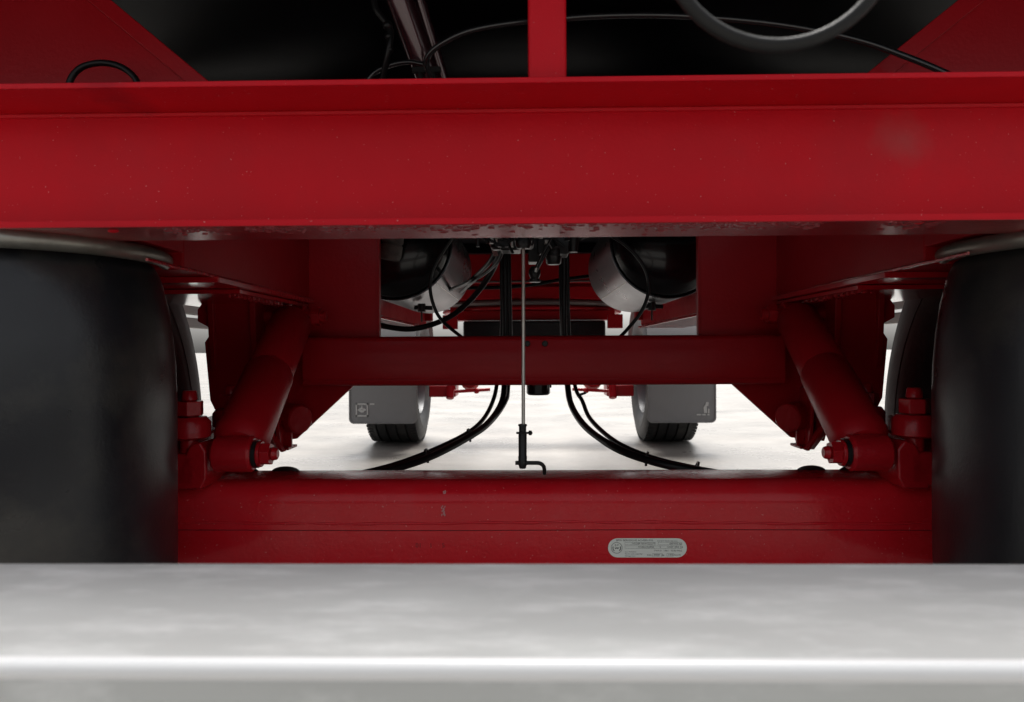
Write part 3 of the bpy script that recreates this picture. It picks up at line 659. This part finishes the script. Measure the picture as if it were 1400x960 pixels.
hose('thin_cable', [(770, 300, 1.30), (745, 340, 1.32), (732, 366, 1.34)], .0018, 'slim shiny black cable slanting across the valves', cat='cable')
# above the crossmember
hose('air_hose', [(592, 112, 1.02), (584, 92, 1.0), (586, 76, .99), (604, 60, .98), (640, 43, .97), (690, 33, .97), (750, 27, .97), (820, 22, .97), (900, 21, .97), (980, 25, .97), (1060, 33, .97), (1130, 45, .97), (1190, 60, .97), (1240, 78, .96), (1275, 92, .95), (1310, 108, .94)], .0042, 'long black hose arching above the big crossmember', m=M_hose_top)
hose('air_hose', [(495, 118, 1.02), (512, 100, 1.02), (535, 89, 1.01), (560, 85, 1.0), (580, 88, .99)], .0036, 'short black hose arching left of the dark strut', m=M_hose_top)
hose('air_hose', [(92, 130, .95), (97, 108, .95), (112, 92, .95), (138, 86, .95), (164, 91, .95), (184, 106, .95), (192, 128, .95)], .0042, 'black hose arch in front of the left red gusset')
hose('thin_cable', [(510, -20, 1.0), (513, 10, 1.0), (524, 26, 1.0), (534, 42, 1.0), (531, 70, 1.0), (522, 112, 1.02)], .0042, 'black cable hanging beside the dark strut above the crossmember', cat='cable')
st = empty('strut', P(590, 110, 1.10), 'glossy black strut slanting down behind the big crossmember', 'strut')
MB().cyl(P(536, -30, 1.00), P(592, 125, 1.06), .0185, seg=28).build('strut_tube', M_strut, st)
MB().cyl(P(563, -30, 1.03), P(610, 125, 1.09), .010, seg=20).build('strut_pipe', M_strut, st)
p = P(585, 96, 1.03); MB().box(p+Vector((-.022, -.004, -.004)), p+Vector((.018, .004, .004))).cyl(p+Vector((-.012, 0, 0)), p+Vector((-.004, 0, -.03)), .004).cyl(p+Vector((.006, 0, 0)), p+Vector((.012, 0, -.03)), .004).build('strut_clamp', M_grey, st, bevel=.001)
p = P(530, 35, 1.00); MB().sphere(p, .007).sphere(P(532, 50, 1.0), .006).sphere(P(533, 68, 1.0), .005).build('cable_knot', M_hose, st)
# out of focus ring near the camera
c = P(1065, -100, .36); rr = 158/1011*.36
o = MB().lathe([(.0036*math.sin(t), rr+.0034*math.cos(t)) for t in [2*math.pi*k/12 for k in range(12)]], c, (0, 1, .05), 64, closed=True).build('ring_handle', M_grey, loc=c)
tag(o, 'blurred dark grey ring hanging close to the camera at top right', 'ring')

# ------------------------------------------------------------------ side guards seen through the side gaps
for s in (-1, 1):
    t = empty('side_guard', (s*1.2, 3.0, .7), 'grey slatted side guard seen in the %s gap beside the hanger' % ('left' if s < 0 else 'right'), 'side guard', 'side guards')
    for z in (.765, .812, .859, .906):
        MB().box((s*1.19, 2.2, z), (s*1.215, 4.3, z+.036)).build('slat', M_slat, t, bevel=.004)
    for y in (2.3, 4.1):
        MB().box((s*1.16, y, .76), (s*1.188, y+.04, FZ-.102)).build('post', M_slat, t, bevel=.003)

# ------------------------------------------------------------------ rear bumper bar (foreground)
y0, y1, zt_, h = .2585, .387, .570, .11
b = MB(); pr = []
def arc(cy, cz, r, a0, a1, n=6):
    for k in range(n+1):
        a = R(a0+(a1-a0)*k/n); pr.append((cy+r*math.cos(a), cz+r*math.sin(a)))
arc(y1-.006, zt_-.006, .006, 0, 90); pr.extend([(y0+.005, zt_), (y0+.003, zt_-.003), (y0, zt_-.006)]); arc(y0+.006, zt_-h+.006, .006, 180, 270); arc(y1-.006, zt_-h+.006, .006, 270, 360)
b.prism([(-1.2, y, z) for y, z in pr], (2.4, 0, 0))
bp = b.build('rear_bumper', M_alu, ang=40, loc=(0, .33, .46))
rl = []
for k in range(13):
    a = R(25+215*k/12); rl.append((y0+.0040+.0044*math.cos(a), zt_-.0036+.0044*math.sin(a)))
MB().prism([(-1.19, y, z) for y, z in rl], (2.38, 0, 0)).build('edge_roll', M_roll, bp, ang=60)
tag(bp, 'blurred grey aluminium bumper bar across the bottom of the photo', 'bumper')
